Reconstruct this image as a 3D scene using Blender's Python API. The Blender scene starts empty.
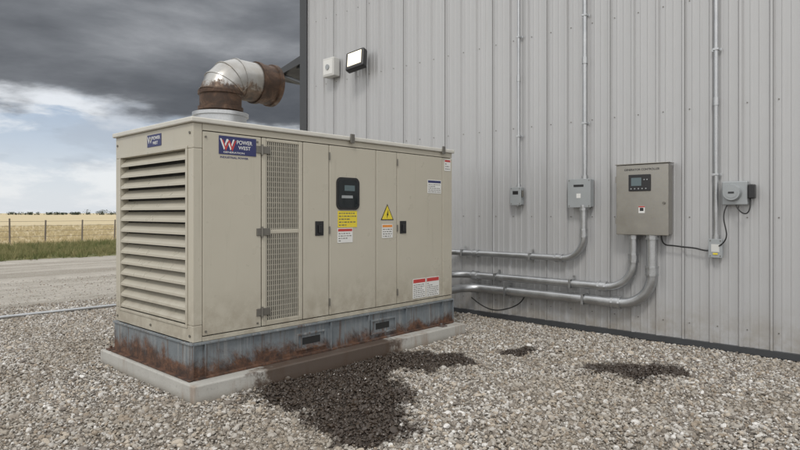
import bpy, bmesh, math, random
import numpy as np
from mathutils import Vector, Matrix, noise
random.seed(7); rng=np.random.default_rng(5)
S=bpy.context.scene
S.view_settings.view_transform='Standard'; S.view_settings.look='None'; S.view_settings.exposure=0
COL=S.collection

# ---------------------------------------------------------------- materials
class NT:
    def __init__(s,nt): s.nt=nt; s.n=nt.nodes; s.l=nt.links
    def node(s,t,**k):
        n=s.n.new(t)
        for a,b in k.items(): setattr(n,a,b)
        return n
    def link(s,a,b): s.l.new(a,b)
    def setin(s,sock,v):
        if isinstance(v,bpy.types.NodeSocket): s.l.new(v,sock)
        elif v is not None: sock.default_value=v
    def math(s,op,a,b=None,c=None,clamp=False):
        n=s.node('ShaderNodeMath',operation=op,use_clamp=clamp)
        s.setin(n.inputs[0],a); s.setin(n.inputs[1],b)
        if c is not None: s.setin(n.inputs[2],c)
        return n.outputs[0]
    def vmath(s,op,a,b=None,out=0):
        n=s.node('ShaderNodeVectorMath',operation=op)
        s.setin(n.inputs[0],a); s.setin(n.inputs[1],b)
        return n.outputs[out]
    def scale(s,a,f):
        n=s.node('ShaderNodeVectorMath',operation='SCALE'); s.setin(n.inputs[0],a); s.setin(n.inputs[3],f); return n.outputs[0]
    def mix(s,f,a,b,bt='MIX'):
        n=s.node('ShaderNodeMix',data_type='RGBA',blend_type=bt,clamp_factor=True)
        s.setin(n.inputs[0],f)
        for i,v in ((6,a),(7,b)):
            if isinstance(v,(tuple,list)): v=tuple(v)+((1,) if len(v)==3 else ())
            s.setin(n.inputs[i],v)
        return n.outputs[2]
    def noise(s,vec,scale,detail=4,rough=.55,dist=0,out=0):
        n=s.node('ShaderNodeTexNoise'); s.setin(n.inputs['Vector'],vec)
        n.inputs['Scale'].default_value=scale; n.inputs['Detail'].default_value=detail
        n.inputs['Roughness'].default_value=rough; n.inputs['Distortion'].default_value=dist
        return n.outputs[out]
    def mapr(s,v,a,b,c=0,d=1,smooth=True):
        n=s.node('ShaderNodeMapRange'); n.interpolation_type='SMOOTHSTEP' if smooth else 'LINEAR'
        s.setin(n.inputs[0],v)
        for i,x in enumerate((a,b,c,d)): n.inputs[i+1].default_value=x
        return n.outputs[0]
    def ramp(s,f,stops,interp='LINEAR'):
        n=s.node('ShaderNodeValToRGB'); n.color_ramp.interpolation=interp
        e=n.color_ramp.elements
        while len(e)<len(stops): e.new(.5)
        for i,(p,c) in enumerate(stops): e[i].position=p; e[i].color=tuple(c)+(1,)
        s.setin(n.inputs[0],f); return n.outputs[0]
    def bump(s,h,strength=.3,dist=.01):
        n=s.node('ShaderNodeBump'); n.inputs['Strength'].default_value=strength; n.inputs['Distance'].default_value=dist
        s.setin(n.inputs['Height'],h); return n.outputs[0]
def newmat(name):
    m=bpy.data.materials.new(name); m.use_nodes=True; t=NT(m.node_tree)
    b=t.n['Principled BSDF']; t.b=b
    t.pos=t.node('ShaderNodeNewGeometry').outputs['Position']
    t.xyz=t.node('ShaderNodeSeparateXYZ'); t.link(t.pos,t.xyz.inputs[0])
    return m,t
def fin(t,col=None,rough=.5,metal=0,normal=None,spec=None):
    if isinstance(col,tuple): col=col+(1,)
    t.setin(t.b.inputs['Base Color'],col); t.setin(t.b.inputs['Roughness'],rough); t.setin(t.b.inputs['Metallic'],metal)
    if normal is not None: t.link(normal,t.b.inputs['Normal'])
    if spec is not None: t.b.inputs['Specular IOR Level'].default_value=spec
def simple(name,c,rough=.5,metal=0,var=.12,vs=6,bump=0.0):
    m,t=newmat(name)
    n=t.noise(t.pos,vs,4,.6)
    col=t.mix(n,tuple(x*(1-var) for x in c),tuple(min(1,x*(1+var)) for x in c))
    fin(t,col,t.mapr(n,.3,.7,max(0,rough-.07),min(1,rough+.07)),metal,t.bump(t.noise(t.pos,60,3),bump,.004) if bump else None); return m

ELL=[(-4.42,4.20,.42,.75),(-4.35,3.55,.40,.60),(-4.15,3.65,.50,.55),(-4.02,3.22,.36,.32),(-3.72,3.45,.52,.44),(-3.35,3.15,.44,.40),(-3.08,2.98,.32,.30),(-3.98,4.85,.24,.40),(-3.75,4.95,.16,.26),(-4.62,3.45,.26,.34),(-4.25,4.75,.3,.3),
     (-2.2,5.94,.26,.34),(-2.45,5.75,.22,.16),(-3.53,5.86,.14,.24),(-1.95,6.15,.2,.13)]
def stain(t):
    nv=t.noise(t.pos,2.1,5,.68,out=1)
    p=t.vmath('ADD',t.pos,t.scale(t.vmath('SUBTRACT',nv,(.5,.5,.5)),.85))
    cur=None
    for cx,cy,rx,ry in ELL:
        q=t.vmath('MULTIPLY',t.vmath('SUBTRACT',p,(cx,cy,0)),(1/rx,1/ry,0))
        d=t.vmath('LENGTH',q,None,1)
        cur=d if cur is None else t.math('MINIMUM',cur,d)
    d=t.math('ADD',cur,t.math('MULTIPLY',t.math('SUBTRACT',t.noise(t.pos,11,4,.8),.5),1.3))
    return t.mapr(d,1.28,.90,0,1)

def m_paint():
    m,t=newmat('beige_enclosure_paint')
    n=t.noise(t.pos,1.1,4,.6); n2=t.noise(t.vmath('MULTIPLY',t.pos,(11,11,.8)),1.5,5,.65)
    c=t.mix(n,(.445,.415,.342),(.495,.465,.388))
    c=t.mix(t.mapr(n2,.55,.8,0,.30),c,(.29,.265,.21))
    low=t.mapr(t.xyz.outputs[2],1.05,.47,0,.55)
    c=t.mix(t.math('MULTIPLY',low,t.mapr(t.noise(t.pos,7,5,.7),.3,.68)),c,(.25,.21,.155))
    c=t.mix(t.mapr(t.noise(t.pos,45,3,.7),.68,.76,0,.5),c,(.20,.15,.10))
    fin(t,c,t.mapr(t.noise(t.pos,5,3),.3,.7,.27,.42),0,t.bump(t.noise(t.pos,2.6,1),.22,.02)); return m
def m_wall():
    m,t=newmat('grey_metal_siding')
    n=t.noise(t.vmath('MULTIPLY',t.pos,(1,1,.25)),.9,4,.6)
    c=t.mix(n,(.435,.438,.443),(.49,.491,.494))
    sh=t.math('FLOOR',t.math('DIVIDE',t.xyz.outputs[0],.915))
    wn=t.node('ShaderNodeTexWhiteNoise',noise_dimensions='1D'); t.link(sh,wn.inputs['W'])
    c=t.mix(t.math('MULTIPLY',wn.outputs[0],.16),c,(.34,.345,.355))
    st=t.noise(t.vmath('MULTIPLY',t.pos,(16,1,.5)),1.3,4,.65)
    c=t.mix(t.mapr(st,.55,.85,0,.25),c,(.28,.265,.24))
    low=t.mapr(t.xyz.outputs[2],.7,.03,0,.7)
    c=t.mix(t.math('MULTIPLY',low,t.mapr(t.noise(t.pos,5,5,.7),.3,.7)),c,(.30,.265,.215))
    fin(t,c,.38,.2,t.bump(t.noise(t.vmath('MULTIPLY',t.pos,(2,1,1)),1.6,2),.3,.02)); return m
def m_galv(name='galvanised_steel',c=(.55,.56,.57),rough=.36):
    m,t=newmat(name)
    g=t.noise(t.pos,6,5,.6); g2=t.noise(t.pos,70,2)
    col=t.mix(g,tuple(x*.68 for x in c),tuple(min(1,x*1.15) for x in c))
    col=t.mix(t.mapr(g2,.4,.7,0,.3),col,(.33,.34,.35))
    fin(t,col,t.mapr(g,.3,.7,rough-.06,rough+.10),.9); return m
def m_skid():
    m,t=newmat('rusty_skid_steel')
    base=t.mix(t.noise(t.pos,4,6,.65),(.11,.132,.15),(.25,.275,.29))
    rustc=t.ramp(t.noise(t.pos,11,6,.75),[(.3,(.025,.014,.010)),(.46,(.065,.032,.019)),(.60,(.145,.068,.036)),(.78,(.22,.165,.125))])
    z=t.mapr(t.xyz.outputs[2],.42,.14,-.16,.25,False)
    y=t.mapr(t.xyz.outputs[1],2.5,4.9,.13,.01,False)
    f=t.math('ADD',t.math('ADD',t.noise(t.vmath('MULTIPLY',t.pos,(1,1,.8)),2.6,9,.78,.4),z),y)
    r=t.mapr(f,.50,.72)
    st=t.noise(t.vmath('MULTIPLY',t.pos,(12,12,.8)),1.6,5,.7)
    base=t.mix(t.mapr(st,.50,.66,0,.75),base,(.32,.325,.32))
    c=t.mix(t.math('MULTIPLY',r,.95),base,rustc)
    c=t.mix(t.mapr(t.noise(t.vmath('MULTIPLY',t.pos,(20,20,.9)),1.3,4,.6),.56,.68,0,.65),c,(.11,.055,.03))
    fin(t,c,t.mapr(r,0,1,.45,.85),.1,t.bump(t.noise(t.pos,45,4),.35,.006)); return m
def m_exh():
    m,t=newmat('rusted_exhaust_steel')
    n=t.noise(t.pos,6,6,.72,.6)
    c=t.ramp(n,[(.3,(.022,.014,.010)),(.48,(.052,.029,.018)),(.60,(.10,.056,.034)),(.72,(.20,.17,.14))])
    fin(t,c,.58,t.mapr(n,.6,.75,.25,.8)); return m
def m_elbow():
    m,t=newmat('weathered_exhaust_steel')
    n=t.noise(t.pos,4,5,.65)
    c=t.mix(n,(.34,.335,.32),(.58,.57,.55))
    d=t.math('ADD',t.mapr(t.xyz.outputs[2],3.08,2.86,-.20,.34,False),t.noise(t.pos,5,6,.72,1.0))
    r=t.mapr(d,.55,.72)
    c=t.mix(t.math('MULTIPLY',r,.92),c,t.ramp(t.noise(t.pos,13,5),[(.35,(.04,.021,.014)),(.55,(.11,.06,.034)),(.7,(.28,.20,.14))]))
    c=t.mix(t.mapr(t.noise(t.pos,2.2,4,.6),.45,.7,0,.5),c,(.25,.215,.17))
    fin(t,c,t.mapr(r,0,1,.34,.65),t.mapr(r,0,1,.9,.3)); return m
def m_conc():
    m,t=newmat('concrete')
    n=t.noise(t.pos,2.5,7,.7); c=t.mix(n,(.33,.32,.295),(.52,.51,.475))
    c=t.mix(t.mapr(t.noise(t.pos,35,4,.7),.55,.7,0,.4),c,(.22,.21,.19))
    low=t.mapr(t.xyz.outputs[2],.08,.0,0,.6); c=t.mix(low,c,(.20,.175,.14))
    rs=t.mapr(t.noise(t.vmath('MULTIPLY',t.pos,(3,3,.6)),1.2,5,.7),.52,.68,0,.55); c=t.mix(rs,c,(.24,.16,.105))
    s=stain(t); c=t.mix(t.math('MULTIPLY',s,.9),c,(.07,.045,.032))
    fin(t,c,t.mapr(s,0,1,.85,.40),0,t.bump(t.noise(t.pos,50,5,.7),.4,.006)); return m
STC=[(0,(.23,.20,.17)),(.14,(.35,.32,.28)),(.28,(.43,.405,.365)),(.42,(.49,.47,.44)),(.55,(.28,.225,.17)),(.66,(.49,.43,.355)),(.76,(.15,.13,.115)),(.86,(.60,.58,.55)),(.94,(.75,.735,.71))]
def m_stone():
    m,t=newmat('gravel_stone')
    at=t.node('ShaderNodeAttribute',attribute_name='tone')
    c=t.ramp(at.outputs['Fac'],STC,'CONSTANT')
    c=t.mix(t.mapr(t.noise(t.pos,130,2),.35,.7,0,.4),c,(.26,.235,.20))
    patch=t.noise(t.pos,.7,5,.65); c=t.mix(t.mapr(patch,.42,.66,.0,.5),c,(.27,.23,.18))
    s=stain(t); c=t.mix(t.math('MULTIPLY',s,.94),c,(.030,.018,.011))
    fin(t,c,t.mapr(s,0,1,.85,.28),0); return m
def m_gravelground():
    m,t=newmat('gravel_ground')
    v=t.node('ShaderNodeTexVoronoi'); v.inputs['Scale'].default_value=75; t.link(t.pos,v.inputs['Vector'])
    sp=t.node('ShaderNodeSeparateColor'); t.link(v.outputs['Color'],sp.inputs[0])
    c=t.ramp(sp.outputs[0],STC,'CONSTANT')
    c=t.mix(.35,c,(.25,.22,.18))
    c=t.mix(t.mapr(v.outputs['Distance'],.3,.75),c,(.12,.10,.08))  # cell rims darkened: crevice shade between stones painted into the colour
    patch=t.noise(t.pos,.7,5,.65); c=t.mix(t.mapr(patch,.42,.66,0,.5),c,(.22,.185,.145))
    s=stain(t); c=t.mix(t.math('MULTIPLY',s,.95),c,(.018,.011,.007))
    h=t.math('SUBTRACT',1,v.outputs['Distance'])
    fin(t,c,t.mapr(s,0,1,.9,.5),0,t.bump(h,.9,.012)); return m
def m_road():
    m,t=newmat('dirt_road')
    tr=t.noise(t.vmath('MULTIPLY',t.pos,(1,.07,1)),1.1,5,.6)
    c=t.mix(t.mapr(tr,.35,.65),(.33,.295,.245),(.56,.52,.46))
    c=t.mix(t.mapr(t.noise(t.pos,1.0,7,.75),.45,.7,0,.55),c,(.27,.24,.195))
    c=t.mix(t.mapr(t.noise(t.pos,22,4,.8),.5,.66,0,.6),c,(.67,.64,.58))
    c=t.mix(t.mapr(t.noise(t.pos,29,4,.8),.52,.7,0,.65),c,(.15,.13,.105))
    fin(t,c,.92,0,t.bump(t.noise(t.pos,16,7,.8),.9,.06)); return m
def m_field():
    m,t=newmat('wheat_stubble_field')
    a=t.noise(t.vmath('MULTIPLY',t.pos,(1,.05,1)),.25,5,.65)
    c=t.mix(a,(.42,.34,.19),(.62,.52,.34))
    c=t.mix(t.mapr(t.noise(t.pos,.02,4),.4,.7,0,.5),c,(.56,.48,.32))
    fin(t,c,.95,0,t.bump(t.noise(t.pos,5,5,.8),.5,.1)); return m
def m_grass(name,a,b,c3):
    m,t=newmat(name); at=t.node('ShaderNodeAttribute',attribute_name='tone')
    c=t.ramp(at.outputs['Fac'],[(0,a),(.5,b),(.85,c3)])
    c=t.mix(t.mapr(t.noise(t.pos,.5,3),.35,.65,0,.6),c,c3)
    fin(t,c,.8,0); return m
def m_verge():
    m,t=newmat('grass_verge_soil')
    c=t.mix(t.noise(t.pos,.6,5,.7),(.085,.10,.035),(.22,.20,.09))
    c=t.mix(t.mapr(t.noise(t.pos,8,4,.8),.5,.7,0,.5),c,(.05,.06,.02))
    fin(t,c,.95,0); return m
M=dict(paint=m_paint(),wall=m_wall(),galv=m_galv(),skid=m_skid(),elbow=m_elbow(),exh=m_exh(),
 conc=m_conc(),stone=m_stone(),gground=m_gravelground(),road=m_road(),field=m_field(),verge=m_verge(),
 grass=m_grass('grass_blades',(.08,.11,.03),(.13,.145,.045),(.27,.24,.11)),
 dry=m_grass('dry_stubble',(.50,.41,.24),(.58,.49,.30),(.40,.33,.19)),
 cap=simple('roof_cap_paint',(.57,.555,.505),.4), dark=simple('dark_interior',(.018,.018,.018),.8),
 joint=simple('dark_joint',(.035,.033,.03),.7), trim=simple('charcoal_trim',(.055,.058,.062),.45,.1),
 black=simple('black_plastic',(.02,.02,.022),.35), glass=simple('dark_window_glass',(.012,.016,.018),.06),
 navy=simple('navy_sign',(.03,.035,.12),.4), white=simple('white_label',(.70,.70,.68),.45,var=.04), red=simple('red_label',(.48,.05,.045),.45),
 orange=simple('orange_label',(.70,.26,.05),.45),yellow=simple('yellow_label',(.72,.58,.05),.45,var=.04), greybox=simple('grey_box_paint',(.34,.36,.37),.42,.2,var=.08),
 pale=simple('pale_plastic',(.58,.58,.56),.45,var=.05), steel=m_galv('panel_stainless',(.40,.38,.34),.33), mesh=simple('grille_steel',(.44,.415,.35),.45,.1),
 lcd=simple('lcd_screen',(.10,.14,.15),.1), wood=simple('weathered_wood',(.15,.13,.11),.9,var=.3,vs=3), hinge=simple('hinge_steel',(.20,.19,.17),.4,.6),
 leaf=simple('tree_leaves',(.045,.06,.035),.9,var=.4,vs=.5), bark=simple('bark',(.08,.065,.05),.9), roof=simple('roof_metal',(.10,.105,.11),.4,.3),
 cable=simple('black_cable',(.015,.015,.015),.45))
m,t=newmat('lamp_lens'); fin(t,(.9,.85,.7),.3); t.b.inputs['Emission Color'].default_value=(1,.86,.60,1); t.b.inputs['Emission Strength'].default_value=1.0; M['lamp']=m

# ---------------------------------------------------------------- helpers
def empty(name,loc=(0,0,0)):
    o=bpy.data.objects.new(name,None); o.location=loc; o.empty_display_size=.2; COL.objects.link(o); return o
def attach(o,parent):
    if parent is not None:
        o.parent=parent; o.matrix_parent_inverse=Matrix.Translation(-Vector(parent.location))
def obj(name,bm,mat,parent=None,smooth=False):
    me=bpy.data.meshes.new(name); bm.normal_update(); bm.to_mesh(me); bm.free()
    if smooth:
        for p in me.polygons: p.use_smooth=True
    o=bpy.data.objects.new(name,me); COL.objects.link(o)
    if mat: me.materials.append(M[mat])
    attach(o,parent); return o
def addbox(bm,x0,x1,y0,y1,z0,z1,bev=0,rot=None,seg=2):
    r=bmesh.ops.create_cube(bm,size=1); vs=r['verts']
    sx,sy,sz=abs(x1-x0),abs(y1-y0),abs(z1-z0)
    bmesh.ops.scale(bm,vec=(sx,sy,sz),verts=vs)
    if bev:
        es=list({e for v in vs for e in v.link_edges})
        rr=bmesh.ops.bevel(bm,geom=es,offset=min(bev,.45*min(sx,sy,sz)),segments=seg,affect='EDGES',profile=.5)
        vs=list({v for f in rr['faces'] for v in f.verts}|{v for v in vs if v.is_valid})
    if rot is not None: bmesh.ops.rotate(bm,cent=(0,0,0),matrix=rot,verts=vs)
    bmesh.ops.translate(bm,vec=((x0+x1)/2,(y0+y1)/2,(z0+z1)/2),verts=vs)
def box(name,x0,x1,y0,y1,z0,z1,mat,parent=None,bev=0,rot=None):
    bm=bmesh.new(); addbox(bm,x0,x1,y0,y1,z0,z1,bev,rot); return obj(name,bm,mat,parent)
def addcyl(bm,p0,p1,r0,r1=None,seg=24,caps=True):
    p0=Vector(p0);p1=Vector(p1);d=p1-p0
    r=bmesh.ops.create_cone(bm,cap_ends=caps,segments=seg,radius1=r0,radius2=r0 if r1 is None else r1,depth=d.length)
    q=Vector((0,0,1)).rotation_difference(d.normalized())
    bmesh.ops.rotate(bm,cent=(0,0,0),matrix=q.to_matrix(),verts=r['verts'])
    bmesh.ops.translate(bm,vec=(p0+p1)/2,verts=r['verts'])
def smooth_sides(o,ang=40):
    me=o.data
    for p in me.polygons: p.use_smooth=True
    bm=bmesh.new(); bm.from_mesh(me)
    for e in bm.edges:
        if len(e.link_faces)==2 and e.calc_face_angle(0)>math.radians(ang): e.smooth=False
    bm.to_mesh(me); bm.free()
def cyl(name,p0,p1,r0,mat,parent=None,r1=None,seg=24,caps=True):
    bm=bmesh.new(); addcyl(bm,p0,p1,r0,r1,seg,caps); o=obj(name,bm,mat,parent); smooth_sides(o); return o
def fillet(pts,rad,n=10):
    pts=[Vector(p) for p in pts]; out=[pts[0]]
    for i in range(1,len(pts)-1):
        a=(pts[i-1]-pts[i]).normalized(); b=(pts[i+1]-pts[i]).normalized()
        ang=a.angle(b); r=rad[i-1] if isinstance(rad,(list,tuple)) else rad
        L=r/math.tan(ang/2); c=pts[i]+(a+b).normalized()*(r/math.sin(ang/2))
        s=pts[i]+a*L-c; e=pts[i]+b*L-c; q=s.rotation_difference(e)
        ax,an=q.to_axis_angle()
        for k in range(n+1): out.append(c+Matrix.Rotation(an*k/n,3,ax)@s)
    out.append(pts[-1]); return out
def pipe(name,pts,r,mat,parent=None,spline='POLY'):
    cu=bpy.data.curves.new(name,'CURVE'); cu.dimensions='3D'; cu.bevel_depth=r; cu.bevel_resolution=6; cu.use_fill_caps=True
    sp=cu.splines.new('POLY' if spline=='POLY' else 'NURBS'); sp.points.add(len(pts)-1)
    for p,q in zip(sp.points,pts): p.co=(*q,1)
    if spline!='POLY': sp.use_endpoint_u=True; sp.order_u=4; sp.resolution_u=10
    sp.use_smooth=True
    o=bpy.data.objects.new(name,cu); COL.objects.link(o); cu.materials.append(M[mat]); attach(o,parent); return o
def text(name,s,size,loc,rot,mat,parent,bold=0.0,align='LEFT',sx=1):
    cu=bpy.data.curves.new(name,'FONT'); cu.body=s; cu.size=size; cu.align_x=align; cu.extrude=.0006; cu.offset=bold
    o=bpy.data.objects.new(name,cu); o.location=loc; o.rotation_euler=rot; o.scale=(sx,1,1); COL.objects.link(o); cu.materials.append(M[mat]); attach(o,parent); return o
RX=(math.pi/2,0,math.pi/2); RY=(math.pi/2,0,0)

# ---------------------------------------------------------------- ground sheets
def strip(name,x0,x1,y0,y1,z,mat,j0=0,j1=0,n=240):
    bm=bmesh.new(); prev=None
    for i in range(n+1):
        y=y0+(y1-y0)*i/n
        a=x0+j0*(noise.noise(Vector((y*.25,3.1,0)))+.5*noise.noise(Vector((y*1.1,7,0))))
        b=x1+j1*(noise.noise(Vector((y*.25,9.7,0)))+.5*noise.noise(Vector((y*1.1,17,0))))
        v=(bm.verts.new((a,y,z)),bm.verts.new((b,y,z)))
        if prev: bm.faces.new((prev[0],prev[1],v[1],v[0]))
        prev=v
    return obj(name,bm,mat)
bm=bmesh.new(); bmesh.ops.create_grid(bm,x_segments=8,y_segments=8,size=3000)
bmesh.ops.translate(bm,vec=(0,0,-.016),verts=bm.verts); obj('ground',bm,'field')
strip('grass_verge',-33.5,-22,-150,400,-.012,'verge',1.0,.3,500)
strip('dirt_road',-22.9,-9,-150,400,-.006,'road',.5,0,700)
strip('gravel_yard',-10.95,40,-60,60,0,'gground',.35,0,500)

# ---------------------------------------------------------------- merged scatter meshes
def merged(name,groups,mat):
    V=[];F=[];T=[];off=0;q=groups[0][1].shape[1]
    for G in groups:
        var,fc,pos,sc,tilt=G[:5]; tr_=G[5] if len(G)>5 else (0,1)
        N=len(pos); vi=rng.integers(0,len(var),N); v=var[vi]
        v=v*(1+(rng.normal(0,.05,v.shape[:2]))[...,None])*sc[:,None,None]
        yaw=rng.uniform(0,2*np.pi,N); a=rng.normal(0,tilt,N); b=rng.normal(0,tilt,N)
        c,s=np.cos(a),np.sin(a); y=v[...,1]*c[:,None]-v[...,2]*s[:,None]; z=v[...,1]*s[:,None]+v[...,2]*c[:,None]; x=v[...,0]
        c,s=np.cos(b),np.sin(b); x,z=x*c[:,None]+z*s[:,None],-x*s[:,None]+z*c[:,None]
        c,s=np.cos(yaw),np.sin(yaw); x,y=x*c[:,None]-y*s[:,None],x*s[:,None]+y*c[:,None]
        P=np.stack([x,y,z],-1)+pos[:,None,:]
        n=v.shape[1]; V.append(P.reshape(-1,3)); F.append((fc[None]+(np.arange(N)*n)[:,None,None]+off).reshape(-1,q)); off+=N*n
        T.append(np.repeat(rng.uniform(tr_[0],tr_[1],N),n))
    V=np.concatenate(V).astype(np.float32);F=np.concatenate(F).astype(np.int32);T=np.concatenate(T).astype(np.float32)
    me=bpy.data.meshes.new(name); me.vertices.add(len(V)); me.vertices.foreach_set('co',V.ravel())
    me.loops.add(F.size); me.loops.foreach_set('vertex_index',F.ravel())
    me.polygons.add(len(F)); me.polygons.foreach_set('loop_start',np.arange(len(F),dtype=np.int32)*q)
    me.update(calc_edges=True)
    me.polygons.foreach_set('use_smooth',np.zeros(len(F),dtype=bool))
    at=me.attributes.new('tone','FLOAT','POINT'); at.data.foreach_set('value',T)
    me.materials.append(M[mat]); o=bpy.data.objects.new(name,me); COL.objects.link(o); return o
def stone_variants(sub,n):
    out=[];F=None
    for k in range(n):
        bm=bmesh.new(); bmesh.ops.create_icosphere(bm,subdivisions=sub,radius=1); bm.verts.ensure_lookup_table()
        sc=(random.uniform(.85,1.3),random.uniform(.65,1.05),random.uniform(.45,.8)); off=Vector((k*7.3,k*3.1,0))
        pl=[(Vector([random.gauss(0,1) for _ in range(3)]).normalized(),random.uniform(.60,.85)) for _ in range(6)]
        vs=[]
        for v in bm.verts:
            p=v.co.copy()
            for nrm,d in pl:
                e=p.dot(nrm)-d
                if e>0: p-=nrm*e*(1 if sub>1 else .6)
            p*=1+.16*noise.noise(p*1.7+off)
            vs.append((p.x*sc[0],p.y*sc[1],p.z*sc[2]))
        out.append(vs)
        if F is None: F=np.array([[v.index for v in f.verts] for f in bm.faces])
        bm.free()
    return np.array(out),F
def pts_area(n,x0,x1,y0,y1,z0,z1):
    p=np.column_stack([rng.uniform(x0,x1,n),rng.uniform(y0,y1,n),rng.uniform(z0,z1,n)])
    k=~((p[:,0]>-6.585)&(p[:,0]<-4.56)&(p[:,1]>2.42)&(p[:,1]<6.26))
    k&=~(p[:,1]>7.48)
    edge=-10.9+.5*np.sin(p[:,1]*1.3)+rng.normal(0,.4,n); k&=p[:,0]>edge
    dep=-.677*p[:,0]+.736*p[:,1]; lat=.736*p[:,0]+.677*p[:,1]
    k&=(dep>3.0)&(np.abs(lat)<.72*dep+1.0)
    p=p[k]
    x,y=p[:,0],p[:,1]
    p[:,2]+=.010*np.clip(np.sin(x*2.1+1.3*np.sin(y*1.7))*np.sin(y*2.6+.8*np.sin(x*3.1))+.5*np.sin(x*5.3+y*4.1),0,2)
    return p
v1,f1=stone_variants(1,14); v2,f2=stone_variants(2,12)
def sizes(n,mu,sg,lo,hi): return np.clip(rng.lognormal(math.log(mu),sg,n),lo,hi)
P=pts_area(205000,-11.6,.8,.4,7.5,.0,.012)
dep=-.677*P[:,0]+.736*P[:,1]; near=dep<5.2
A_,B_=P[~near],P[near]; sel=rng.uniform(0,1,len(B_))<.5
C_=pts_area(8500,-11.2,.8,.4,7.5,.004,.013); D_=pts_area(220,-9,.8,.4,7.4,.006,.014)
G1=[(v1,f1,A_,sizes(len(A_),.0115,.36,.005,.025),.6),(v1,f1,B_[~sel],sizes((~sel).sum(),.0085,.3,.005,.014),.6),
    (v2,f2,B_[sel],sizes(sel.sum(),.0125,.36,.007,.027),.5),(v2,f2,C_,sizes(len(C_),.020,.24,.014,.036),.35),
    (v2,f2,D_,sizes(len(D_),.030,.25,.022,.05),.25,(.66,.93))]
E_=np.column_stack([rng.uniform(-16,-10,7000),rng.uniform(-3,16,7000),np.full(7000,-.002)])
G1.append((v1,f1,E_,sizes(7000,.012,.3,.006,.022),.5))
merged('gravel',G1,'stone')
def tuft_variants(n,blades):
    out=[];F=None
    for k in range(n):
        vs=[];fs=[]
        for b in range(blades):
            a=random.uniform(0,6.28); r=random.uniform(0,.14); h=random.uniform(.12,.36); w=.009
            bx,by=r*math.cos(a),r*math.sin(a); lx,ly=random.uniform(-.12,.12),random.uniform(-.12,.12)
            c,s=math.cos(a+1.57)*w,math.sin(a+1.57)*w; i=len(vs)
            vs+=[(bx-c,by-s,0),(bx+c,by+s,0),(bx+lx*.5,by+ly*.5,h*.62),(bx+lx,by+ly,h)]
            fs+=[(i,i+1,i+2),(i+1,i+3,i+2)]
        out.append(vs); F=np.array(fs)
    return np.array(out),F
tv,tf=tuft_variants(6,14)
n=15000; gp=np.column_stack([rng.uniform(-33.2,-22.6,n),rng.uniform(-12,40,n),np.full(n,-.012)])
gp=gp[(rng.uniform(0,1,n)<np.clip((-22.3-gp[:,0])/2.2,.05,1))]
merged('grass',[(tv,tf,gp,rng.uniform(.45,1.0,len(gp)),.08)],'grass')
n=15000; gp=np.column_stack([-33.4-rng.uniform(0,1,n)**1.5*45,rng.uniform(-12,75,n),np.full(n,-.016)])
merged('field_stubble',[(tv,tf,gp,rng.uniform(.5,1.1,len(gp)),.08)],'dry')

# ---------------------------------------------------------------- fence
f=empty('wire_fence',(-35,0,0)); y=-60
bm=bmesh.new()
while y<170:
    h=1.28+random.uniform(-.08,.08); lx=random.uniform(-.05,.05)
    addcyl(bm,(-35,y,-.05),(-35+lx,y+random.uniform(-.05,.05),h),.045,.04,8); y+=1.7+random.uniform(-.25,.25)
obj('posts',bm,'wood',f)
for i,z in enumerate((.35,.65,.92,1.15)): pipe('wire_%d'%i,[(-35,-60,z),(-35,50,z+.02),(-35,170,z)],.008,'wood',f)

# ---------------------------------------------------------------- distant trees
bm=bmesh.new(); bt=bmesh.new()
A=Vector((-577,140,0)); B=Vector((-512,208,0)); 
plist=[]
for i in range(34):
    u=random.uniform(.0,1); plist.append((A.lerp(B,u),random.uniform(1.8,3.4)*(1.35 if .62<u<.98 else .8)))
for i in range(420):
    plist.append((A.lerp(B,random.uniform(-8,8))+Vector((-160,0,0)),random.uniform(1.2,2.6)))
for p,h in plist:
    addcyl(bt,p,p+Vector((0,0,h*.6)),.14,.06,6)
    for j in range(70):
        d=Vector((random.gauss(0,.5)*h*.8,random.gauss(0,.5)*h*.8,random.uniform(.03,1)*h)); d.x*=1.15-d.z/h*.6; d.y*=1.15-d.z/h*.6
        c=p+d; s=random.uniform(.25,.7)
        v=[bm.verts.new(c+Vector([random.uniform(-s,s) for _ in range(3)])) for _ in range(3)]; bm.faces.new(v)
tr=empty('distant_tree_row',(-545,174,0)); obj('leaves',bm,'leaf',tr); obj('trunks',bt,'bark',tr)

# ---------------------------------------------------------------- building
bd=empty('metal_building',(-3,7.54,0)); WY=7.54
def profile(length):
    pts=[]; P=.305; n=int(length/P)+1
    for i in range(n):
        b=i*P
        pts+= [(b,0),(b+.012,.0)]
        pts+= [(b+.030,.032),(b+.055,.032),(b+.073,0)]
        pts+= [(b+.128,0),(b+.135,.004),(b+.150,.004),(b+.157,0)]
        pts+= [(b+.215,0),(b+.222,.004),(b+.237,.004),(b+.244,0)]
    return [p for p in pts if p[0]<=length]
H=6.6
bm=bmesh.new(); prev=None
for x,d in profile(15.6):
    v=(bm.verts.new((-9.63+x,WY-d,.07)),bm.verts.new((-9.63+x,WY-d,H)))
    if prev: bm.faces.new((prev[0],v[0],v[1],prev[1]))
    prev=v
obj('wall_siding',bm,'wall',bd)
bm=bmesh.new(); prev=None
for x,d in profile(12):
    v=(bm.verts.new((-9.65-d,WY+.02+x,.07)),bm.verts.new((-9.65-d,WY+.02+x,H)))
    if prev: bm.faces.new((prev[0],prev[1],v[1],v[0]))
    prev=v
obj('side_wall_siding',bm,'wall',bd)
box('back_wall',-9.6,5.9,WY+11.9,WY+12.0,.07,H,'wall',bd); box('end_wall',5.85,5.97,WY+.05,WY+11.88,.07,H,'wall',bd)
box('corner_trim_front',-9.70,-9.48,WY-.045,WY-.034,.05,H,'trim',bd); box('corner_trim_side',-9.70,-9.688,WY-.034,WY+.16,.05,H,'trim',bd)
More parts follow.
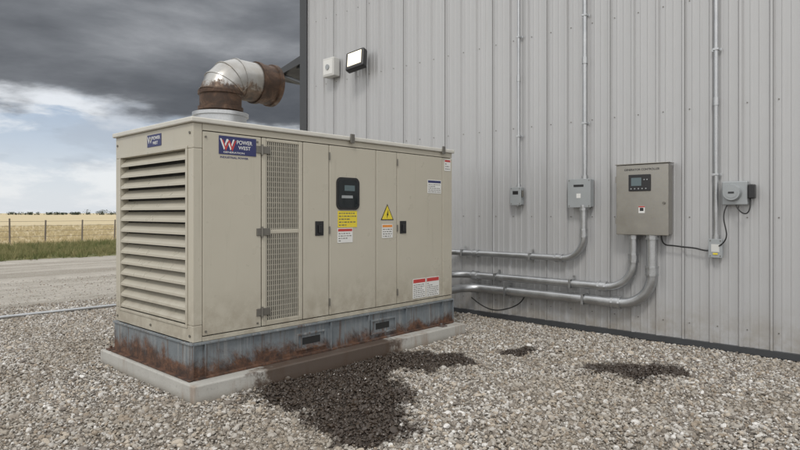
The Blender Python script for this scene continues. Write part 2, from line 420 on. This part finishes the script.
box('base_trim',-9.47,5.95,WY-.05,WY+.02,.012,.085,'trim',bd); box('foundation',-9.6,5.9,WY+.03,WY+11.8,-.2,.068,'conc',bd)
bm=bmesh.new()
for i in range(0,51,3):
    x=-9.63+i*.305
    addbox(bm,x+.0555,x+.0585,WY-.034,WY-.026,.086,H)
obj('sheet_laps',bm,'joint',bd)
bm=bmesh.new()
for s,(ya,yb) in ((0,(WY-.35,WY+6)),(1,(WY+6,WY+12.35))):
    za,zb=(H,H+1.5) if s==0 else (H+1.5,H)
    q=[(-10.0,ya,za),(6.3,ya,za),(6.3,yb,zb),(-10.0,yb,zb)]
    lo=[bm.verts.new(p) for p in q]; hi=[bm.verts.new((p[0],p[1],p[2]+.12)) for p in q]
    bm.faces.new(hi); bm.faces.new(lo[::-1])
    for i in range(4): bm.faces.new((lo[i],lo[(i+1)%4],hi[(i+1)%4],hi[i]))
obj('roof',bm,'roof',bd)
for nm,xx in (('gable_near',5.9),('gable_far',-9.6)):
    bm=bmesh.new(); bm.faces.new([bm.verts.new(p) for p in ((xx,WY+.01,H),(xx,WY+12,H),(xx,WY+6,H+1.5))]); obj(nm,bm,'wall',bd)
bm=bmesh.new()
for z in (.28,1.55,2.85,4.15,5.45):
    for i in range(50):
        x=-9.63+i*.305+.105
        if x<5.8: addcyl(bm,(x,WY,z),(x,WY-.008,z),.0075,seg=6)
obj('siding_screws',bm,'hinge',bd)
bm=bmesh.new()
q=[(-9.705,4.98),(-10.95,4.70),(-10.95,4.58),(-9.705,4.80)]
y0,y1=WY+.15,WY+2.3
a=[bm.verts.new((x,y0,z)) for x,z in q]; b=[bm.verts.new((x,y1,z)) for x,z in q]
bm.faces.new(a[::-1]); bm.faces.new(b)
for i in range(4): bm.faces.new((a[i],a[(i+1)%4],b[(i+1)%4],b[i]))
for yy in (WY+.25,WY+2.2):
    addcyl(bm,(-10.7,yy,4.64),(-9.70,yy,4.25),.045,seg=8); addcyl(bm,(-10.2,yy,4.75),(-9.70,yy,4.55),.035,seg=8)
bmesh.ops.recalc_face_normals(bm,faces=bm.faces)
obj('door_canopy',bm,'trim',bd)
box('side_door',-9.715,-9.69,WY+.7,WY+1.65,.08,2.15,'trim',bd,.004)

# ---------------------------------------------------------------- pad
p=empty('concrete_pad',(-5.57,4.33,0))
bm=bmesh.new(); addbox(bm,-6.57,-4.57,2.43,6.24,-.05,.15,.012)
obj('slab',bm,'conc',p)

# ---------------------------------------------------------------- generator
g=empty('diesel_generator',(-5.55,4.34,.15))
X0,X1,Y0,Y1=-6.37,-4.74,2.514,6.165
ZB,ZT=.475,2.385
box('enclosure_core',X0,X1-.03,Y0+.09,Y1,ZB+.004,ZT,'paint',g,.006)
box('side_gap_shade',X1-.031,X1-.020,Y0+.095,Y1-.01,ZB+.02,ZT-.01,'joint',g)  # dark sheet behind the doors, shade of the open gaps put in as colour
LX0,LX1,LZ0,LZ1=-6.235,-4.86,.62,2.165
box('end_frame_top',X0,X1,Y0,Y0+.088,LZ1,ZT,'paint',g,.006)
box('end_frame_bottom',X0,X1,Y0,Y0+.088,ZB,LZ0,'paint',g,.006)
box('end_frame_left',X0,LX0,Y0,Y0+.088,LZ0+.001,LZ1-.001,'paint',g,.006)
box('end_frame_right',LX1,X1,Y0,Y0+.088,LZ0+.001,LZ1-.001,'paint',g,.006)
box('louvre_backing',LX0,LX1,Y0+.075,Y0+.086,LZ0,LZ1,'dark',g)  # dark plane, shade of the recess behind the slats given by its colour
bm=bmesh.new(); n=14; pitch=(LZ1-LZ0)/n
for i in range(n):
    z=LZ0+pitch*(i+.5)
    x0,x1=LX0+.004,LX1-.004
    prof=[(Y0+.070,z+.052),(Y0-.006,z-.018),(Y0-.006,z-.040),(Y0-.001,z-.040),(Y0-.001,z-.022),(Y0+.072,z+.045)]
    a=[bm.verts.new((x0,yy,zz)) for yy,zz in prof]; b=[bm.verts.new((x1,yy,zz)) for yy,zz in prof]
    bm.faces.new(a); bm.faces.new(b[::-1])
    for k in range(6): bm.faces.new((a[k],b[k],b[(k+1)%6],a[(k+1)%6]))
bmesh.ops.recalc_face_normals(bm,faces=bm.faces); obj('end_louvres',bm,'paint',g)
bm=bmesh.new()
for (a,b,c,d) in ((LX0-.03,LX1+.03,LZ1+.0,LZ1+.025),(LX0-.03,LX1+.03,LZ0-.025,LZ0)): addbox(bm,a,b,Y0-.010,Y0-.001,c,d,.003)
for (a,b) in ((LX0-.03,LX0),(LX1,LX1+.03)): addbox(bm,a,b,Y0-.010,Y0-.001,LZ0,LZ1,.003)
obj('louvre_flange',bm,'paint',g)
DX=X1-.018
box('side_top_rail',X1-.02,X1+.002,Y0+.09,Y1,2.325,ZT,'paint',g,.003)
box('side_bottom_rail',X1-.02,X1+.002,Y0+.09,Y1,ZB,.515,'paint',g,.003)
def panel(nm,a,b,z0=.523,z1=2.317): return box(nm,DX,X1+.004,a,b,z0,z1,'paint',g,.006)
panel('side_panel_front',Y0+.092,3.203); 
for nm,a,b,c,d in (('grille_frame_l',3.213,3.262,.523,2.317),('grille_frame_r',3.648,3.695,.523,2.317),('grille_frame_t',3.264,3.646,2.285,2.317),('grille_frame_b',3.264,3.646,.523,.57),('grille_frame_m',3.264,3.646,1.40,1.44)): panel(nm,a,b,c,d)
panel('door_narrow',3.705,4.042); panel('door_window',4.052,4.742); panel('panel_mid',4.752,5.095); panel('door_rear',5.105,5.96); panel('side_corner_rear',5.968,Y1)
box('grille_dark',X1-.019,X1-.012,3.262,3.648,.57,2.285,'dark',g)  # dark sheet, its colour stands in for the shaded recess behind the bars
bm=bmesh.new()
k=3.270
while k<3.645: addbox(bm,X1-.008,X1+.001,k-.004,k+.004,.57,2.285); k+=.0225
z=.60
while z<2.28: addbox(bm,X1-.0115,X1-.0085,3.262,3.648,z-.004,z+.004); z+=.05
obj('grille_bars',bm,'mesh',g)
bm=bmesh.new()
for z in (.66,1.42,2.20):
    addbox(bm,X1+.005,X1+.014,3.15,3.30,z-.035,z+.035,.003); addcyl(bm,(X1+.016,3.208,z-.05),(X1+.016,3.208,z+.05),.011,seg=12)
for z in (.66,1.42,2.20):
    addcyl(bm,(X1+.011,4.047,z-.04),(X1+.011,4.047,z+.04),.008,seg=10); addcyl(bm,(X1+.011,5.10,z-.04),(X1+.011,5.10,z+.04),.008,seg=10)
obj('hinges',bm,'hinge',g)
bm=bmesh.new(); addbox(bm,X0-.025,X1+.028,Y0-.03,Y1+.03,ZT+.001,ZT+.048,.012,seg=3); obj('roof_cap',bm,'cap',g)
bm=bmesh.new()
for (x,y) in ((X1+.034,4.35),(X1+.034,5.95)):
    addbox(bm,x-.004,x+.010,y-.03,y+.03,2.36,2.46,.004)
obj('lifting_eyes',bm,'hinge',g)
for y,z in ((3.91,1.44),(5.2,1.43)):
    box('latch_plate',X1+.005,X1+.012,y-.055,y+.055,z-.075,z+.075,'black',g,.003); box('latch_handle',X1+.013,X1+.030,y-.020,y+.020,z-.05,z+.035,'black',g,.006)
def rrect(name,x0,x1,y0,y1,z0,z1,r,mat):
    pts=[]
    for cy_,cz_,a0 in ((y1-r,z1-r,0),(y0+r,z1-r,90),(y0+r,z0+r,180),(y1-r,z0+r,270)):
        for k in range(9): a=math.radians(a0+k*90/8); pts.append((cy_+r*math.cos(a),cz_+r*math.sin(a)))
    bm=bmesh.new(); A0=[bm.verts.new((x0,a,b)) for a,b in pts]; B0=[bm.verts.new((x1,a,b)) for a,b in pts]
    bm.faces.new(A0[::-1]); bm.faces.new(B0); n=len(pts)
    for i in range(n): bm.faces.new((A0[i],A0[(i+1)%n],B0[(i+1)%n],B0[i]))
    bmesh.ops.recalc_face_normals(bm,faces=bm.faces); return obj(name,bm,mat,g)
rrect('window_gasket',X1+.005,X1+.016,4.143,4.475,1.635,1.985,.06,'black'); rrect('window_glass',X1+.0165,X1+.019,4.168,4.450,1.66,1.96,.042,'glass')
box('gauge_panel',X1+.0192,X1+.0205,4.21,4.37,1.76,1.79,'greybox',g); box('gauge_panel_top',X1+.0192,X1+.0205,4.25,4.40,1.84,1.90,'lcd',g)
def lab(nm,y0,y1,z0,z1,col,lines=0,head=None,tcol='black'):
    box(nm,X1+.005,X1+.0075,y0,y1,z0,z1,col,g)
    zz=z1
    if head: box(nm+'_header',X1+.0077,X1+.0085,y0+.008,y1-.008,z1-.2*(z1-z0)-.004,z1-.008,head,g); zz=z1-.24*(z1-z0)
    if lines:
        bm=bmesh.new(); h=(zz-z0)/(lines+.6)
        for i in range(lines):
            z=zz-h*(i+.8); y=y0+.015
            while y<y1-.03:
                w=random.uniform(.012,.04); e=min(y+w,y1-.015)
                addbox(bm,X1+.0077,X1+.0083,y,e,z-h*.17,z+h*.17); y=e+.012
                if random.random()<.08: break
        obj(nm+'_print',bm,tcol,g)
lab('warning_label_yellow',4.165,4.445,1.445,1.622,'yellow',5,tcol='hinge')
lab('notice_label',4.16,4.38,1.28,1.437,'white',4,'red','hinge')
lab('notice_label_mid',4.84,5.02,1.31,1.47,'white',4,'orange','hinge')
lab('caution_label',5.66,5.93,1.85,2.02,'white',5,'navy','hinge')
lab('spec_label_a',5.38,5.62,.55,.79,'white',7,'red','hinge'); lab('spec_label_b',5.635,5.89,.55,.79,'white',7,'red','hinge'); lab('small_label',6.0,6.13,2.15,2.30,'white',3,'red','hinge')
def tri(bm,x,s): 
    c=(4.93,1.60); vs=[bm.verts.new((x,c[0]+s*math.cos(a),c[1]-.02+s*math.sin(a))) for a in (math.pi/2,math.pi*7/6,math.pi*11/6)]
    f=bm.faces.new(vs); r=bmesh.ops.extrude_face_region(bm,geom=[f]); bmesh.ops.translate(bm,vec=(.001,0,0),verts=[v for v in r['geom'] if isinstance(v,bmesh.types.BMVert)])
bm=bmesh.new(); tri(bm,X1+.005,.125); bmesh.ops.recalc_face_normals(bm,faces=bm.faces); obj('triangle_border',bm,'black',g)
bm=bmesh.new(); tri(bm,X1+.0065,.105); bmesh.ops.recalc_face_normals(bm,faces=bm.faces); obj('triangle_yellow',bm,'yellow',g)
bm=bmesh.new(); x=X1+.0085
for q in (((4.945,1.645),(4.915,1.575),(4.94,1.58)),((4.925,1.585),(4.948,1.59),(4.92,1.535))): bm.faces.new([bm.verts.new((x,a,b)) for a,b in q])
obj('triangle_bolt',bm,'black',g)
box('side_sign',X1+.005,X1+.009,2.757,3.145,2.13,2.295,'navy',g,.001)
text('side_sign_w','W',.14,(X1+.0095,2.768,2.172),RX,'white',g,.001)
text('side_sign_w2','W',.14,(X1+.0100,2.786,2.163),RX,'red',g,.0)
text('side_sign_t1','POWER',.050,(X1+.0095,2.935,2.230),RX,'white',g,.0005,sx=.95)
text('side_sign_t2','WEST',.045,(X1+.0095,2.955,2.183),RX,'white',g,.0005,sx=1.1)
text('side_sign_t3','GENERATION',.022,(X1+.0095,2.80,2.142),RX,'white',g,.0002,sx=1.6)
text('side_sign_sub','INDUSTRIAL POWER',.024,(X1+.0045,2.77,2.095),RX,'navy',g,.0006,sx=1.3)
box('end_sign',-5.62,-5.33,Y0-.004,Y0-.0005,2.23,2.345,'navy',g)
text('end_sign_w','W',.09,(-5.61,Y0-.0045,2.265),RY,'white',g,.001); text('end_sign_t','POWER',.045,(-5.51,Y0-.0045,2.295),RY,'white',g,.0005); text('end_sign_t2','WEST',.04,(-5.50,Y0-.0045,2.25),RY,'white',g,.0005)
bm=bmesh.new()
for x in (X0+.05,-5.55,X1-.05):
    for z in (.53,2.30): addcyl(bm,(x,Y0-.001,z),(x,Y0-.010,z),.012,seg=6)
for y in (2.63,3.16): 
    for z in (.56,2.27): addcyl(bm,(X1+.003,y,z),(X1+.013,y,z),.010,seg=6)
obj('bolts',bm,'hinge',g)
# skid
bm=bmesh.new()
sz0,sz1=.15,ZB
def chanX(xo,sgn):
    addbox(bm,min(xo,xo-sgn*.09),max(xo,xo-sgn*.09),Y0-.0,Y1+.0,sz1-.022,sz1-.002,.003)
    addbox(bm,min(xo,xo-sgn*.09),max(xo,xo-sgn*.09),Y0-.0,Y1+.0,sz0+.001,sz0+.022,.003)
    addbox(bm,min(xo-sgn*.035,xo-sgn*.05),max(xo-sgn*.035,xo-sgn*.05),Y0,Y1,sz0+.022,sz1-.022)
chanX(X1+.028,1); chanX(X0-.012,-1)
addbox(bm,X0-.010,X1+.026,Y0-.012,Y0-.001,sz0+.004,sz1-.004,.003)
addbox(bm,X0-.010,X1+.026,Y1+.001,Y1+.012,sz0+.004,sz1-.004,.003)
addbox(bm,X0-.012,X1+.028,Y0-.05,Y0-.013,sz0+.002,sz0+.016,.003)
addbox(bm,X0-.012,X1+.028,Y0-.03,Y0-.013,sz1-.020,sz1-.006,.003)
for y in (2.62,4.06,4.62,5.25,5.95): addbox(bm,X1-.025,X1+.024,y-.006,y+.006,sz0+.022,sz1-.022)
for y0,y1 in ((3.62,4.00),(4.66,5.08)):
    for a,b,c,d in ((y0,y1,.365,.385),(y0,y1,.215,.235),(y0,y0+.02,.235,.365),(y1-.02,y1,.235,.365)): addbox(bm,X1-.025,X1+.012,a,b,c,d,.002)
obj('skid_base',bm,'skid',g)
bm=bmesh.new()
for y0,y1 in ((3.70,3.93),(4.75,4.97)): addbox(bm,X1-.0065,X1-.003,y0,y1,.265,.335)  # dark blocks on the web, shade of the open pockets put in as colour
obj('fork_pocket_shade',bm,'dark',g)
bm=bmesh.new()
for x,y in ((X0-.09,Y0-.02),(X1+.065,Y1-.3)): addbox(bm,x-.05,x+.05,y-.03,y+.06,.151,.165,.003); addcyl(bm,(x-.01,y+.01,.165),(x-.01,y+.01,.19),.016,seg=6)
obj('anchor_brackets',bm,'skid',g)

# exhaust
EX,EY=-5.55,3.255; R=.212; ex=g
def lathe(bm,prof,cx,cy,seg=48):
    rings=[[bm.verts.new((cx+r*math.cos(2*math.pi*k/seg),cy+r*math.sin(2*math.pi*k/seg),z)) for k in range(seg)] for r,z in prof]
    for a,b in zip(rings,rings[1:]):
        for k in range(seg): bm.faces.new((a[k],a[(k+1)%seg],b[(k+1)%seg],b[k]))
bm=bmesh.new(); lathe(bm,[(.30,2.43),(.30,2.50),(.262,2.53),(.262,2.60),(.285,2.605),(.285,2.64),(.225,2.645)],EX,EY); o=obj('exhaust_base_flashing',bm,'galv',ex); smooth_sides(o,35)
bm=bmesh.new(); lathe(bm,[(R-.002,2.63),(R-.002,2.66),(R+.018,2.665),(R+.018,2.705),(R+.001,2.71),(R+.001,2.83),(R+.018,2.835),(R+.018,2.87),(R-.004,2.875)],EX,EY); o=obj('exhaust_collar',bm,'exh',ex); smooth_sides(o,35)
br=.235; cy,cz=EY+br,3.035-br; ZC=3.035
def ring(bm,cen,dirv,r,seg=48,k=1.0):
    d=Vector(dirv).normalized(); u=Vector((1,0,0)); w=d.cross(u)
    return [bm.verts.new(Vector(cen)+u*(r*math.cos(2*math.pi*i/seg))+w*(r*k*math.sin(2*math.pi*i/seg))) for i in range(seg)]
def join(bm,a,b):
    n=len(a)
    for i in range(n): bm.faces.new((a[i],a[(i+1)%n],b[(i+1)%n],b[i]))
def arc(a,rad=br): return (EX,cy-rad*math.cos(a),cz+rad*math.sin(a)),(0,math.sin(a),math.cos(a))
bm=bmesh.new(); n=4; prev=ring(bm,(EX,EY,cz-.001),(0,0,1),R)
for i in range(n):
    a=(i+.5)/n*math.pi/2; c,d=arc(a,br/math.cos(math.pi/4/n)); nx=ring(bm,c,d,R,k=1/math.cos(math.pi/4/n)); join(bm,prev,nx); prev=nx
end=ring(bm,(EX,EY+.44,ZC),(0,1,0),R); join(bm,prev,end)
bmesh.ops.recalc_face_normals(bm,faces=bm.faces); o=obj('exhaust_elbow',bm,'elbow',ex); smooth_sides(o,18)
bm=bmesh.new()
for i in range(n):
    a=(i+.5)/n*math.pi/2; c,d=arc(a,br/math.cos(math.pi/4/n)); d=Vector(d).normalized(); c=Vector(c); K=1/math.cos(math.pi/4/n)
    rs=[ring(bm,c-d*.007,d,R+.001,k=K),ring(bm,c-d*.005,d,R+.007,k=K),ring(bm,c+d*.005,d,R+.007,k=K),ring(bm,c+d*.007,d,R+.001,k=K)]
    for p_,q_ in zip(rs,rs[1:]): join(bm,p_,q_)
o=obj('elbow_seams',bm,'elbow',ex)
bm=bmesh.new()
seq=[(.40,R+.002),(.40,R+.018),(.44,R+.018),(.445,R+.004),(.60,R+.006),(.605,R+.022),(.65,R+.024),(.65,R+.004),(.46,R-.01)]
rs=[ring(bm,(EX,EY+a,ZC),(0,1,0),r) for a,r in seq]
for p_,q_ in zip(rs,rs[1:]): join(bm,p_,q_)
bm.faces.new(rs[-1]); o=obj('exhaust_outlet',bm,'exh',ex); smooth_sides(o,35)

# ---------------------------------------------------------------- conduits & boxes on the wall
def couple(parent,p0,d,r,L=.09,mat='galv'):
    p0=Vector(p0); d=Vector(d).normalized(); cyl('coupling',p0-d*L/2,p0+d*L/2,r*1.18,mat,parent,seg=20)
    for s in (-1,1): cyl('coupling_nut',p0+d*(s*L/2-.012),p0+d*(s*L/2+.012),r*1.33,mat,parent,seg=8)
def hrun(name,x,ztop,zh,r,rad,yoff,xend):
    e=empty(name,(x,WY,zh)); y=WY-yoff
    pts=fillet([(x,y,ztop),(x,y,zh),(xend,y,zh),(xend,Y1-.0,zh)],[rad,.28],14)
    pipe('pipe',pts,r,'galv',e)
    for q in (x-rad-.06,-5.25,): couple(e,(q,y,zh),(1,0,0),r)
    couple(e,(x,y,zh+rad+.05),(0,0,1),r)
    couple(e,(x,y,ztop-.03),(0,0,1),r,.05)
    couple(e,(xend,Y1+.04,zh),(0,1,0),r,.07)
    bm=bmesh.new()
    for q in (x-rad-.5,x-rad-1.7):
        addbox(bm,q-.02,q+.02,WY-.035,WY-.028,zh-r-.05,zh+r+.05); addbox(bm,q-.015,q+.015,y-r-.006,WY-.030,zh+r,zh+r+.006); addbox(bm,q-.015,q+.015,y-r-.006,WY-.030,zh-r-.006,zh-r)
        addbox(bm,q-.015,q+.015,y-r-.009,y-r-.003,zh-r-.004,zh+r+.004)
    obj('strut_clamps',bm,'galv',e); return e
hrun('electrical_conduit',-3.50,1.70,.98,.044,.30,.10,-5.85)
hrun('electrical_conduit',-2.83,1.34,.645,.052,.34,.12,-5.60)
hrun('electrical_conduit',-2.60,1.34,.455,.063,.38,.13,-5.35)
def vcond(x,z0,r):
    e=empty('vertical_conduit',(x,WY,z0)); y=WY-.065
    pipe('pipe',[(x,y,z0),(x,y,H)],r,'galv',e); cyl('box_connector',(x,y,z0),(x,y,z0+.05),r*1.5,'galv',e)
    for z in (z0+.75,z0+2.2,z0+3.6):
        bm=bmesh.new(); addbox(bm,x-.055,x+.055,WY-.037,WY-.031,z-.015,z+.015,.001); addbox(bm,x-r-.006,x+r+.006,y-r-.004,WY-.037,z-.013,z+.013,.003); obj('strap',bm,'galv',e)
    cyl('coupling',(x,y,z0+1.55),(x,y,z0+1.64),r*1.3,'galv',e)
vcond(-4.52,1.97,.021); vcond(-3.50,2.055,.029); vcond(-1.90,1.295,.025)
def jbox(name,x0,x1,z0,z1,d,mat='greybox'):
    e=empty(name,((x0+x1)/2,WY,(z0+z1)/2))
    box('body',x0,x1,WY-d,WY-.031,z0,z1,mat,e,.006); box('cover',x0-.006,x1+.006,WY-d-.008,WY-d-.0005,z0-.006,z1+.006,mat,e,.003)
    bm=bmesh.new()
    for x in (x0+.015,x1-.015):
        for z in (z0+.015,z1-.015): addcyl(bm,(x,WY-d-.008,z),(x,WY-d-.012,z),.007,seg=8)
    obj('cover_screws',bm,'hinge',e); return e
e=jbox('disconnect_switch',-4.62,-4.45,1.72,1.97,.12); box('switch_lever',-4.445,-4.43,WY-.11,WY-.07,1.83,1.93,'hinge',e,.003); box('nameplate',-4.58,-4.49,WY-.131,WY-.1285,1.87,1.92,'black',e)
cyl('hub',(-4.535,WY-.07,1.70),(-4.535,WY-.07,1.72),.025,'galv',e)
e=jbox('junction_box',-3.70,-3.39,1.68,2.05,.14); box('nameplate',-3.62,-3.48,WY-.151,WY-.1485,1.95,1.98,'black',e); box('side_label',-3.58,-3.52,WY-.151,WY-.1485,1.80,1.86,'white',e)
e=jbox('outlet_box',-1.965,-1.83,1.09,1.295,.10); box('outlet_face',-1.94,-1.855,WY-.113,WY-.1085,1.15,1.24,'pale',e); box('yellow_tag',-1.92,-1.87,WY-.116,WY-.1135,1.12,1.14,'yellow',e)
e=empty('generator_control_panel',(-2.695,7.4,1.76)); FY=7.325
box('cabinet',-3.0,-2.39,FY+.02,WY-.031,1.34,2.19,'steel',e,.006)
box('cabinet_door',-3.012,-2.378,FY,FY+.017,1.328,2.20,'steel',e,.006)
box('drip_shield',-3.02,-2.37,FY-.02,WY-.031,2.203,2.213,'steel',e,.002)
box('controller',-2.85,-2.585,FY-.02,FY-.001,1.87,2.075,'black',e,.006); box('controller_lcd',-2.815,-2.69,FY-.0225,FY-.0205,1.935,2.035,'lcd',e)
bm=bmesh.new()
for i in range(5): addcyl(bm,(-2.815+i*.045,FY-.0205,1.90),(-2.815+i*.045,FY-.026,1.90),.008,seg=12)
for i in range(2): addcyl(bm,(-2.655+i*.035,FY-.0205,2.01),(-2.655+i*.035,FY-.026,2.01),.008,seg=12)
obj('controller_buttons',bm,'greybox',e)
text('panel_title','GENERATOR CONTROLLER',.036,(-2.695,FY-.001,2.125),RY,'black',e,.0006,'CENTER',.95)
box('panel_sticker',-2.73,-2.655,FY-.003,FY-.0005,1.60,1.685,'white',e); box('panel_sticker_mark',-2.715,-2.67,FY-.004,FY-.0032,1.625,1.665,'black',e)
box('panel_sticker_red',-2.73,-2.655,FY-.0042,FY-.0032,1.67,1.684,'red',e)
cyl('panel_lock',(-2.43,FY-.018,1.72),(-2.43,FY,1.72),.016,'hinge',e); bm=bmesh.new()
for z in (1.50,2.02): addcyl(bm,(-3.018,FY+.012,z-.04),(-3.018,FY+.012,z+.04),.009,seg=10)
obj('panel_hinges',bm,'steel',e)
e=empty('electric_timer_box',(-1.69,WY,1.82))
box('back_box',-1.83,-1.57,WY-.11,WY-.031,1.69,1.96,'greybox',e,.012); cyl('round_cover',(-1.72,WY-.11,1.83),(-1.72,WY-.17,1.83),.098,'greybox',e,r1=.085,seg=36); cyl('round_face',(-1.72,WY-.170,1.83),(-1.72,WY-.174,1.83),.06,'greybox',e,seg=32)
box('plug_cover',-1.565,-1.50,WY-.13,WY-.031,1.76,1.92,'black',e,.012); box('face_label',-1.75,-1.69,WY-.177,WY-.1745,1.82,1.84,'black',e)
e=empty('power_cord',(-1.6,WY,1.5)); y=WY-.08
pipe('cord_loop',[(-1.55,y,1.77),(-1.53,y-.05,1.62),(-1.60,y-.04,1.55),(-1.68,y-.03,1.66),(-1.70,y,1.72)],.007,'cable',e,'N')
pipe('cord_drop',[(-1.78,y,1.69),(-1.82,y-.04,1.60),(-1.79,y-.06,1.45),(-1.76,y-.05,1.33),(-1.81,y-.04,1.25),(-1.86,y-.03,1.22)],.007,'cable',e,'N')
e=empty('power_cord',(-2.2,WY,1.25))
pipe('cord_run',[(-2.50,y-.02,1.345),(-2.50,y-.02,1.27),(-2.47,y-.0,1.20),(-2.38,y,1.21),(-2.25,y,1.19),(-2.1,y,1.19),(-2.0,y,1.15),(-1.95,y,1.17)],.009,'cable',e,'N')
e=empty('ground_cable',(-4.6,WY,.2))
pipe('cable',[(-5.3,WY-.15,.30),(-5.0,WY-.16,.12),(-4.7,WY-.15,.16),(-4.45,WY-.10,.28),(-4.40,WY-.10,.40)],.009,'cable',e,'N')
e=empty('alarm_box',(-8.6,WY,4.41)); box('body',-8.79,-8.47,WY-.20,WY-.031,4.22,4.58,'pale',e,.02); box('front_plate',-8.76,-8.50,WY-.206,WY-.2005,4.26,4.54,'white',e,.004); cyl('horn',(-8.63,WY-.206,4.40),(-8.63,WY-.225,4.40),.05,'greybox',e)
# flood light
e=empty('wall_floodlight',(-7.8,WY,4.38)); FC=Vector((-7.80,WY-.24,4.38))
rot=Matrix.Rotation(math.radians(-10),3,'Y')@Matrix.Rotation(math.radians(12),3,'Z')@Matrix.Rotation(math.radians(-16),3,'X')
box('mount',-7.87,-7.75,WY-.10,WY-.031,4.32,4.46,'trim',e,.01)
box('arm',-7.83,-7.79,WY-.18,WY-.10,4.36,4.40,'trim',e,.005)
def rb(nm,a,mat,bev):
    bm=bmesh.new(); addbox(bm,*a,bev); bmesh.ops.rotate(bm,cent=(0,0,0),matrix=rot,verts=bm.verts); bmesh.ops.translate(bm,vec=FC,verts=bm.verts); obj(nm,bm,mat,e)
rb('housing',(-.20,.20,-.05,.08,-.19,.19),'black',.025); rb('lens',(-.15,.15,-.056,-.0505,-.125,.145),'lamp',.001)

e=empty('ground_pipe',(-10.3,3,0)); pipe('pipe',[(-10.32,-6,.03),(-10.33,2.4,.035),(-10.26,4.0,.035),(-10.2,6.5,.03),(-10.1,12,.02)],.03,'galv',e)

# ---------------------------------------------------------------- sky
w=bpy.data.worlds.new('World'); S.world=w; w.use_nodes=True; t=NT(w.node_tree); bg=t.n['Background']
el,az=math.radians(48),math.radians(150)
sk=t.node('ShaderNodeTexSky'); sk.sky_type='NISHITA'; sk.sun_disc=False; sk.sun_elevation=el; sk.sun_rotation=az
tc=t.node('ShaderNodeTexCoord').outputs['Generated']; sp=t.node('ShaderNodeSeparateXYZ'); t.link(tc,sp.inputs[0]); z=sp.outputs[2]
zz=t.math('ADD',t.math('MAXIMUM',z,0),.20)
cv=t.node('ShaderNodeCombineXYZ'); t.link(t.math('DIVIDE',sp.outputs[0],zz),cv.inputs[0]); t.link(t.math('DIVIDE',sp.outputs[1],zz),cv.inputs[1]); t.link(t.math('MULTIPLY',z,4.5),cv.inputs[2])
lv=t.vmath('MULTIPLY',tc,(1,1,3.4))
n1=t.noise(cv.outputs[0],.95,8,.55,.2); n2=t.noise(lv,4.2,8,.60,.2); n3=t.noise(lv,2.8,6,.55,.2)
pale=t.mix(t.mapr(z,.0,.18),(7.6,8.0,8.5),(4.4,5.3,6.6))
wisp=t.mix(t.mapr(n2,.44,.57),pale,(8.7,8.9,9.2))
wisp=t.mix(t.mapr(n3,.49,.60,0,.6),wisp,(4.4,4.8,5.5))
low=t.mix(.86,sk.outputs[0],wisp)
dk=t.ramp(n1,[(.34,(.095,.104,.120)),(.45,(.135,.145,.162)),(.53,(.19,.202,.222)),(.60,(.27,.283,.305)),(.70,(.42,.435,.46))])
deck=t.scale(dk,10.0)
edge=t.math('ADD',z,t.math('MULTIPLY',t.math('SUBTRACT',n1,.5),-.30))
body=t.mix(t.mapr(edge,.140,.185),low,deck)
br_=t.mix(n2,(9.8,10.0,10.3),(13.4,13.4,13.2))
over=t.mapr(z,.36,.62)
dotf=t.vmath('DOT_PRODUCT',tc,(.6,-.75,0),1)
over=t.math('MAXIMUM',over,t.mapr(dotf,-.25,.25))
col=t.mix(over,body,br_)
t.link(col,bg.inputs[0]); bg.inputs[1].default_value=.10
sd=bpy.data.lights.new('sun','SUN'); sd.energy=1.2; sd.angle=math.radians(12); sd.color=(1,.96,.90)
so=bpy.data.objects.new('sun',sd); COL.objects.link(so)
sv=Vector((math.sin(az)*math.cos(el),math.cos(az)*math.cos(el),math.sin(el)))
so.rotation_euler=sv.to_track_quat('Z','Y').to_euler(); so.location=(0,-5,12)

# ---------------------------------------------------------------- camera
cd=bpy.data.cameras.new('camera'); cd.sensor_width=36; cd.lens=26.37; cd.shift_y=-.015; cd.clip_end=6000; cd.clip_start=.05
co=bpy.data.objects.new('camera',cd); COL.objects.link(co); co.location=(0,0,1.6); co.rotation_euler=(math.pi/2,0,math.radians(42.6)); S.camera=co
